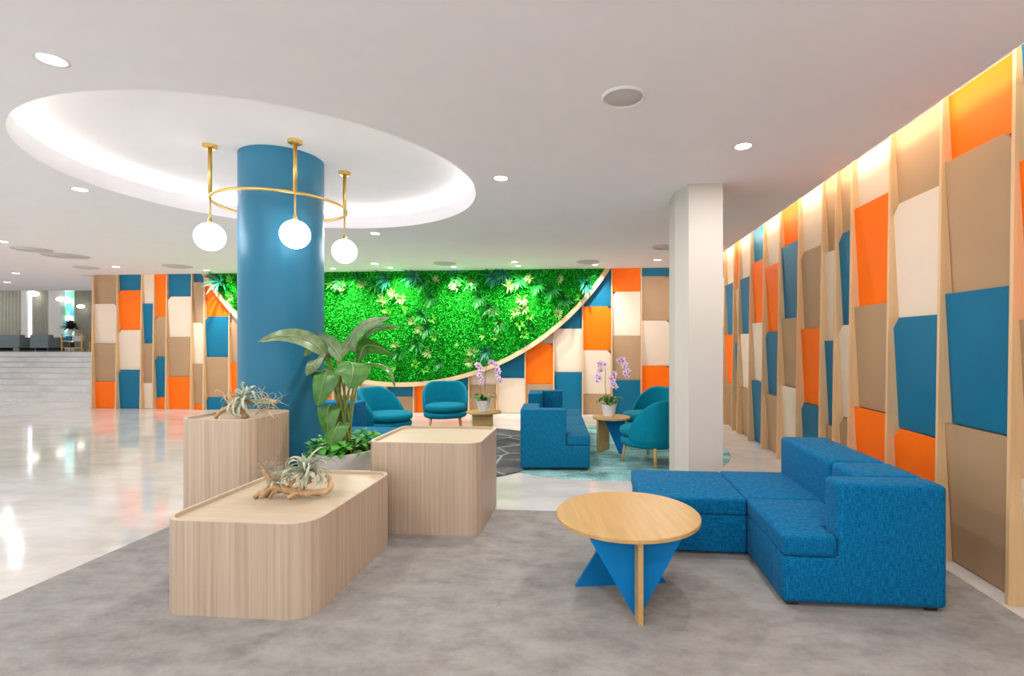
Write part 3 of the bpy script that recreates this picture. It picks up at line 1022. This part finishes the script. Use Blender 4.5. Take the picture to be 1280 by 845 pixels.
def air_plant(loc, label, n, L, wd, seed, tilt=(0, 0), curl=1.0, dry=0.0):
    t = thing('air_plant', label, 'air plant', loc, 0, 'silvery air plants')
    rr = random.Random(seed)
    mx = Matrix.Rotation(tilt[0], 4, 'X') @ Matrix.Rotation(tilt[1], 4, 'Y')
    for i in range(n):
        k = i / n
        a = i * 2.399 + rr.uniform(-.2, .2)
        el = R(82 - 88 * k) + rr.uniform(-.15, .15)
        ll = L * rr.uniform(.8, 1.2) * (.7 + .3 * math.sin(PI * k))
        p = Vector((0, 0, 0)); pts = [p]
        c = curl * rr.uniform(.55, 1.35)
        az = a
        tw = rr.uniform(-.25, .25) * curl
        for j in range(7):
            d0 = Vector((math.cos(az) * math.cos(el), math.sin(az) * math.cos(el), math.sin(el)))
            p = p + d0 * ll / 7
            pts.append(p)
            el -= (.16 + .11 * j) * c
            az += tw
        pts = [mx @ q for q in pts]
        v, f = strap(pts, wd * rr.uniform(.8, 1.15), .5, 14, 0.02, .95)
        obj('leaf', v, f, M['airdry'] if rr.random() < dry else M['air'], t, True)
    return t
# on the low plinth (tray surface at z .508)
ZT = .509
branchy('driftwood', (-1.93, 3.04, ZT), 'forked driftwood lying on the low plinth under two air plants', [
    ([(-.17, -.02, .016), (-.13, .0, .06), (-.06, .01, .05), (.04, .0, .035), (.14, .01, .03), (.22, .02, .035), (.245, .05, .06), (.22, .08, .10), (.19, .09, .12)], .03, .012),
    ([(-.21, -.05, .008), (-.16, -.02, .05), (-.14, .0, .09), (-.17, .02, .14), (-.20, .03, .165)], .014, .02),
    ([(-.10, -.06, .006), (-.09, -.03, .04), (-.06, .0, .05)], .007, .014),
    ([(.02, -.05, .01), (.05, -.03, .035), (.08, .0, .03)], .012, .016),
    ([(.06, .0, .03), (.08, .01, .08), (.12, .03, .11)], .018, .026),
    ([(-.03, .01, .05), (.0, .03, .09), (.05, .04, .12), (.12, .04, .11)], .012, .012),
    ([(-.15, .0, .10), (-.09, .03, .12), (-.04, .05, .13)], .02, .008)], M['drift'])
air_plant((-1.83, 3.05, ZT + .165), 'large silvery air plant rosette on driftwood, low plinth', 46, .21, .024, 4, (R(12), R(6)), .95)
air_plant((-1.99, 3.02, ZT + .105), 'small spiky air plant left of the large rosette on low plinth', 34, .15, .009, 8, (R(10), R(-10)), .35, .25)
def curls(n, spread, lift, seed, r):
    q = random.Random(seed)
    out = []
    for k in range(n):
        p = Vector((0, 0, 0)); pts = [p.copy()]
        d0 = Vector((q.uniform(-1, 1), q.uniform(-1, 1), q.uniform(.0, 1) * lift)).normalized()
        ax = Vector((q.uniform(-1, 1), q.uniform(-1, 1), q.uniform(-1, 1))).normalized()
        for j in range(5):
            p = p + d0 * spread / 4 * q.uniform(.7, 1.2)
            pts.append(p.copy())
            d0 = Matrix.Rotation(q.uniform(.2, .9), 3, ax) @ d0
        out.append((pts, r, r * .5))
    return out
tag(branchy('root_tuft', (-2.09, 3.05, ZT + .165), '', curls(30, .09, 1.0, 3, .0022), M['airdry']), 'dry curly root tuft at the left end of the low driftwood', 'root tuft', 'dry root tufts')
# on the tallest plinth (tray surface at z .898)
ZT3 = .899
branchy('driftwood', (-2.74, 3.72, ZT3), 'arched driftwood twig standing on the tallest plinth under an air plant', [
    ([(-.20, -.06, .006), (-.17, -.04, .06), (-.12, -.02, .085), (-.06, .0, .08), (.0, .0, .04), (.02, -.02, .012)], .012, .024),
    ([(-.06, .0, .08), (.0, .02, .12), (.08, .03, .13), (.17, .02, .145), (.26, .0, .125)], .012, .015),
    ([(.08, .02, .03), (.14, .01, .07), (.22, .0, .09), (.26, -.01, .085)], .006, .004),
    ([(.17, .02, .14), (.19, .0, .08), (.24, -.02, .03), (.28, -.03, .008)], .009, .005),
    ([(-.10, -.01, .085), (-.16, .0, .15), (-.20, .02, .20), (-.25, .02, .22), (-.26, .02, .20)], .008, .003)], M['drift'])
air_plant((-2.72, 3.71, ZT3 + .14), 'curly silvery air plant on arched driftwood, tallest plinth', 36, .235, .026, 12, (R(25), R(-4)), 1.0)
tag(branchy('root_tuft', (-2.54, 3.71, ZT3 + .12), '', curls(26, .15, .5, 6, .0022), M['air']), 'wispy dry roots right of the curly air plant, tallest plinth', 'root tuft', 'dry root tufts')

# ------------------------------------------------------------------ ring chandelier around the blue column
def chandelier():
    t = thing('ring_chandelier', 'brass ring chandelier with glowing white globes hung around the blue column', 'chandelier', (CX, CY, 3.272))
    rr_, zr = .582, 2.815 - 3.272
    v, f = tube_geo([Vector((rr_ * math.cos(2 * PI * i / 72), rr_ * math.sin(2 * PI * i / 72), zr)) for i in range(72)], .0135, n=10, closed=True)
    obj('ring', v, f, M['brass'], t, True)
    for k in range(4):
        a = R(-45 + 90 * k - 2)
        x, y = rr_ * math.cos(a), rr_ * math.sin(a)
        rod = obj('rod', *tube_geo([Vector((x, y, -.02)), Vector((x, y, zr))], .017, .017, 12), M['brass'], t, True)
        lathe('canopy', [(.055, -.028), (.06, -.024), (.06, 0)], M['brass'], rod, 24, x, y)
        lo = obj('drop_rod', *tube_geo([Vector((x, y, zr)), Vector((x, y, 2.60 - 3.272))], .008, .008, 10), M['brass'], t, True)
        lathe('globe_cap', [(.022, 2.575 - 3.272), (.018, 2.60 - 3.272), (.009, 2.625 - 3.272)], M['brass'], lo, 16, x, y)
        pr = [(max(.0005, .125 * math.sin(PI * i / 20)), 2.448 - 3.272 - .125 * math.cos(PI * i / 20)) for i in range(21)]
        lathe('globe', pr, M['globe'], t, 32, x, y, False)
chandelier()

# ------------------------------------------------------------------ ceiling fixtures
def downlight(x, y, label, r=.058, power=DOWN_W, group='recessed downlights'):
    t = thing('downlight', label, 'downlight', (x, y, 3.0), 0, group)
    v, f = lathe_geo([(r, 0), (r + .012, -.003), (r + .014, 0)], 32)
    obj('trim', v, f, M['trimring'], t, True)
    lathe('lens', [(.001, -.002), (r, -.002)], M['lens'], t, 32, 0, 0, False)
    ld = bpy.data.lights.new('lamp', 'AREA')
    ld.shape = 'DISK'; ld.size = r * 2; ld.energy = power; ld.color = (1, .97, .94)
    lo = bpy.data.objects.new('lamp', ld); C.objects.link(lo); lo.parent = t; lo.location = (0, 0, -.006)
    return t
downlight(-2.861, 2.41, 'large glowing oval downlight in ceiling, top left of the photo', .060)
downlight(-5.014, 4.479, 'downlight just left of the round ceiling recess')
downlight(-.838, 4.516, 'downlight right of the round ceiling recess above the picture centre', power=DOWN_W * 1.5)
downlight(1.146, 3.945, 'bright downlight above the cream column and corner sofa')
downlight(-2.988, 6.653, 'downlight just behind the round ceiling recess', power=DOWN_W * 2)
downlight(-9.423, 9.116, 'downlight above the left end of the panelled back wall', power=DOWN_W * 1.5)
downlight(-8.751, 6.686, 'downlight at far left edge of the photo, below the recess')
downlight(1.175, 9.244, 'downlight near back wall beside the cream column', power=DOWN_W * 1.6)
downlight(-1.455, 9.25, 'downlight above the right half of the green wall', power=DOWN_W * 2)
downlight(-4.147, 9.2, 'downlight above the middle of the green wall', power=DOWN_W * 2)
downlight(-12.453, 9.766, 'small downlight in the hall ceiling left of the panelled wall')
downlight(-14.525, 11.2, 'farthest small downlight above the steps at left')
for k, (x, y) in enumerate(((-.5, .8), (-3.0, -.6), (1.2, -1.0), (-6.2, 1.2), (-6.0, -1.5), (-11, 5.5), (-11, 2.5), (1.2, 1.4), (-14, 6.5), (-14, 2.5), (-17, 9), (-17.5, 4.5))):  # unseen downlights added to light the hall
    downlight(x, y, 'added light-filling downlight in the hall ceiling outside or at the edge of view', power=DOWN_W * (.5 if x < -5 else 1), group='added downlights out of view')

def washer(x, label, y=9.72, tx=None):
    t = thing('wall_washer', label, 'spotlight', (x, y, 3.0), 0, 'wall washing spotlights')
    v, f = lathe_geo([(.045, 0), (.055, -.003), (.057, 0)], 24)
    obj('trim', v, f, M['trimring'], t, True)
    lathe('lens', [(.001, -.002), (.045, -.002)], M['lens'], t, 24, 0, 0, False)
    ld = bpy.data.lights.new('lamp', 'SPOT')
    ld.energy = WASH_W * (.6 if x > -.5 else 1); ld.spot_size = R(95); ld.spot_blend = 1.0; ld.shadow_soft_size = .035; ld.color = (1, .97, .88)
    lo = bpy.data.objects.new('lamp', ld); C.objects.link(lo); lo.parent = t; lo.location = (0, 0, -.02)
    d = Vector(((tx if tx is not None else x) - x, 10.30 - y, 2.18 - 3.0))
    lo.rotation_euler = d.to_track_quat('-Z', 'Y').to_euler()
for x, lab in ((-8.0, 'wall spotlight left of the blue column over the green wall edge'), (-6.7, 'wall spotlight over green wall hidden behind the blue column'),
               (-5.25, 'wall spotlight over green wall just right of the blue column'), (-4.05, 'wall spotlight over green wall above the potted plant leaves'),
               (-2.75, 'wall spotlight over the middle right of the green wall'), (-1.45, 'wall spotlight over the right part of the green wall'),
               (0.05, 'wall spotlight over the right tip of the green wall')):
    washer(x, lab)

def diffuser(x, y, r, label, mat='vent'):
    t = thing('air_diffuser' if mat == 'vent' else 'ceiling_speaker', label, 'vent' if mat == 'vent' else 'speaker', (x, y, 3.0), 0, 'round ceiling grilles')
    lathe('frame', [(r - .018, -.006), (r - .008, -.014), (r, -.008), (r + .002, 0)], M['trimring' if mat != 'vent' else 'vent'], t, 40, 0, 0, False)
    lathe('grille', [(.001, -.010), (r - .03, -.010), (r - .022, -.006), (r - .018, -.006)], M[mat], t, 40, 0, 0, False)
    if mat == 'vent':
        for q in (.35, .65):
            lathe('vane', [(r * q, -.010), (r * q + .02, -.026), (r * q + .03, -.010)], M[mat], t, 32, 0, 0, False)
diffuser(.187, 3.083, .132, 'round grey flush ceiling speaker nearest the viewer', 'speaker')
diffuser(-2.792, 9.257, .21, 'round ceiling diffuser above the middle of the green wall')
diffuser(-.089, 9.311, .21, 'round ceiling diffuser above the right tip of the green wall')
diffuser(1.125, 7.977, .2, 'round ceiling diffuser just left of the cream column')
diffuser(-8.119, 9.129, .25, 'round ceiling diffuser left of the blue column')
diffuser(-9.074, 7.862, .32, 'round ceiling diffuser at left, second from edge')
diffuser(-8.99, 7.274, .25, 'round ceiling diffuser at left, nearest of the left group')
diffuser(-10.061, 9.112, .2, 'small ceiling diffuser above left end of panelled wall')

# ------------------------------------------------------------------ far hall beyond the steps
fw = struct(box('wall_far', (XL, 20.6, 1.2), (-6, 20.8, 4.6), M['farwall']))
ZP = 1.2
def fx(px): # x on the far wall for a measured photo column
    t = (px - 685) / 625
    v = _d + _r * t
    return v.x * 20.4 / v.y
def far_box(name, p0, p1, z0, z1, mat, label, cat, dep=.12, y=20.6):
    o = box(name, (fx(p0), y - dep, z0), (fx(p1), y, z1), mat, None)
    return tag(o, label, cat)
def curtain(p0, p1, label):
    x0, x1 = fx(p0), fx(p1)
    n = 40
    V, F = [], []
    for i in range(n + 1):
        x = x0 + (x1 - x0) * i / n
        y = 20.5 + .03 * math.sin(i * 1.3)
        V += [(x, y, ZP), (x, y, 4.55), (x, y + .04, 4.55), (x, y + .04, ZP)]
    for i in range(n):
        a = i * 4
        F += [(a, a + 4, a + 5, a + 1), (a + 1, a + 5, a + 6, a + 2), (a + 2, a + 6, a + 7, a + 3), (a + 3, a + 7, a + 4, a)]
    tag(obj('curtain', V, F, M['fargrey'], None, True), label, 'curtain', 'far hall curtains')
curtain(-9, 27, 'beige grey curtain at the left edge behind the far grey sofa')
curtain(37, 62, 'beige grey curtain between the bright strip and cream pier in far hall')
curtain(90, 112, 'grey curtain right of the stained glass strip in far hall')
for p0, p1, lab in ((28, 33.5, 'narrow cream pier left of the bright vertical strip'), (62, 77.5, 'wide cream pier with wall lamps left of stained glass')):
    far_box('wall_pier', p0, p1, ZP, 4.55, M['cream'], lab, 'pier', .25)
far_box('light_strip', 33.8, 36.6, 1.45, 4.5, M['bluestrip'], 'bright bluish white vertical light strip in far hall', 'light', .15)
far_box('stained_glass', 78, 89.5, 1.45, 4.5, M['stained'], 'tall stained glass strip in blues and greens in far hall', 'stained glass', .08, 20.59)
for px, py, s, lab in ((42, 367, .19, 'round glowing wall lamp above the far grey sofa'), (76, 374, .16, 'glowing wall lamp left of stained glass'), (101, 383, .14, 'glowing wall lamp right of stained glass')):
    t = (px - 685) / 625; v = _d + _r * t; k = 20.25 / v.y
    p = Vector((v.x * k, 20.25, 1.5 - (py - 428) / 625 * k))
    tt = thing('wall_lamp', lab, 'lamp', tuple(p), 0, 'far hall wall lamps')
    pr = [(max(.001, s * math.sin(PI * i / 12)), -s * .6 * math.cos(PI * i / 12)) for i in range(13)]
    lathe('globe', pr, M['sconce'], tt, 20, 0, 0, False)
    box('arm', (-.02, 0, -.02), (.02, .28, .02), M['gold'], tt)
def grey_sofa(p0, p1, label):
    t_ = lambda p: (_d + _r * ((p - 685) / 625))
    yb = 17.6
    x0, x1 = t_(p0).x * yb / t_(p0).y, t_(p1).x * yb / t_(p1).y
    t = thing('grey_sofa', label, 'sofa', ((x0 + x1) / 2, yb + .4, ZP), 0, 'grey sofas in the far hall')
    h = (x1 - x0) / 2
    box('base', (-h, -.4, .08), (h, .4, .36), M['sofa_grey'], t, .03)
    box('backrest', (-h, -.4, .34), (h, -.18, .60), M['sofa_grey'], t, .04)
    for s in (-1, 1):
        box('arm', (s * h - .1 * (s > 0), -.2, .34), (s * h + .1 * (s < 0), .4, .5), M['sofa_grey'], t, .03)
    box('foot', (-h + .1, -.3, 0), (-h + .16, .3, .08), M['black'], t); box('foot', (h - .16, -.3, 0), (h - .1, .3, .08), M['black'], t)
grey_sofa(-14, 24, 'grey sofa cut by the left photo edge on the far platform')
grey_sofa(37, 60, 'grey sofa under the curtain on the far platform, right of bright strip')
t = thing('display_rack', 'open gold framed rack with goods on the far platform', 'rack', (0, 0, 0))
vv = _d + _r * ((95 - 685) / 625)
t.location = (vv.x * 17.6 / vv.y, 17.6, ZP)
for sx in (-.42, .42):
    for sy in (-.15, .15):
        box('post', (sx - .015, sy - .015, 0), (sx + .015, sy + .015, .62), M['gold'], t)
for z in (.08, .34, .6):
    box('shelf', (-.43, -.16, z), (.43, .16, z + .02), M['gold'], t)
tag(box('box', (t.location.x - .34, 17.5, ZP + .36), (t.location.x - .1, 17.65, ZP + .54), M['blue']), 'small teal box on the gold rack', 'box')
tag(box('box', (t.location.x - .05, 17.5, ZP + .36), (t.location.x + .3, 17.65, ZP + .56), M['cream']), 'cream box on the gold rack', 'box')
tag(box('box', (t.location.x - .40, 17.5, ZP + .10), (t.location.x - .12, 17.65, ZP + .32), M['black']), 'black box on the lower shelf of the gold rack', 'box')
# dark flower arrangement on the rack
fa = thing('flower_arrangement', 'dark red flower arrangement in a pale vase on the gold rack', 'flowers', (t.location.x - .25, 17.6, ZP + .62))
lathe('vase', [(.05, 0), (.09, .1), (.06, .2), (.05, .22)], M['pot_white'], fa, 16)
V, F = [], []
rr = random.Random(4)
for k in range(70):
    a, b = rr.uniform(0, 6.28), rr.uniform(-.3, 1.2)
    d0 = Vector((math.cos(a) * math.cos(b), math.sin(a) * math.cos(b), math.sin(b)))
    v, f = strap([Vector((0, 0, .2)), Vector((0, 0, .25)) + d0 * .2, Vector((0, 0, .22)) + d0 * .36], .07)
    o = len(V); V += v; F += [tuple(i + o for i in q) for q in f]
obj('blooms', V, F, paint('dark_red_blooms', (.07, .02, .015), .7, .3), fa, True)
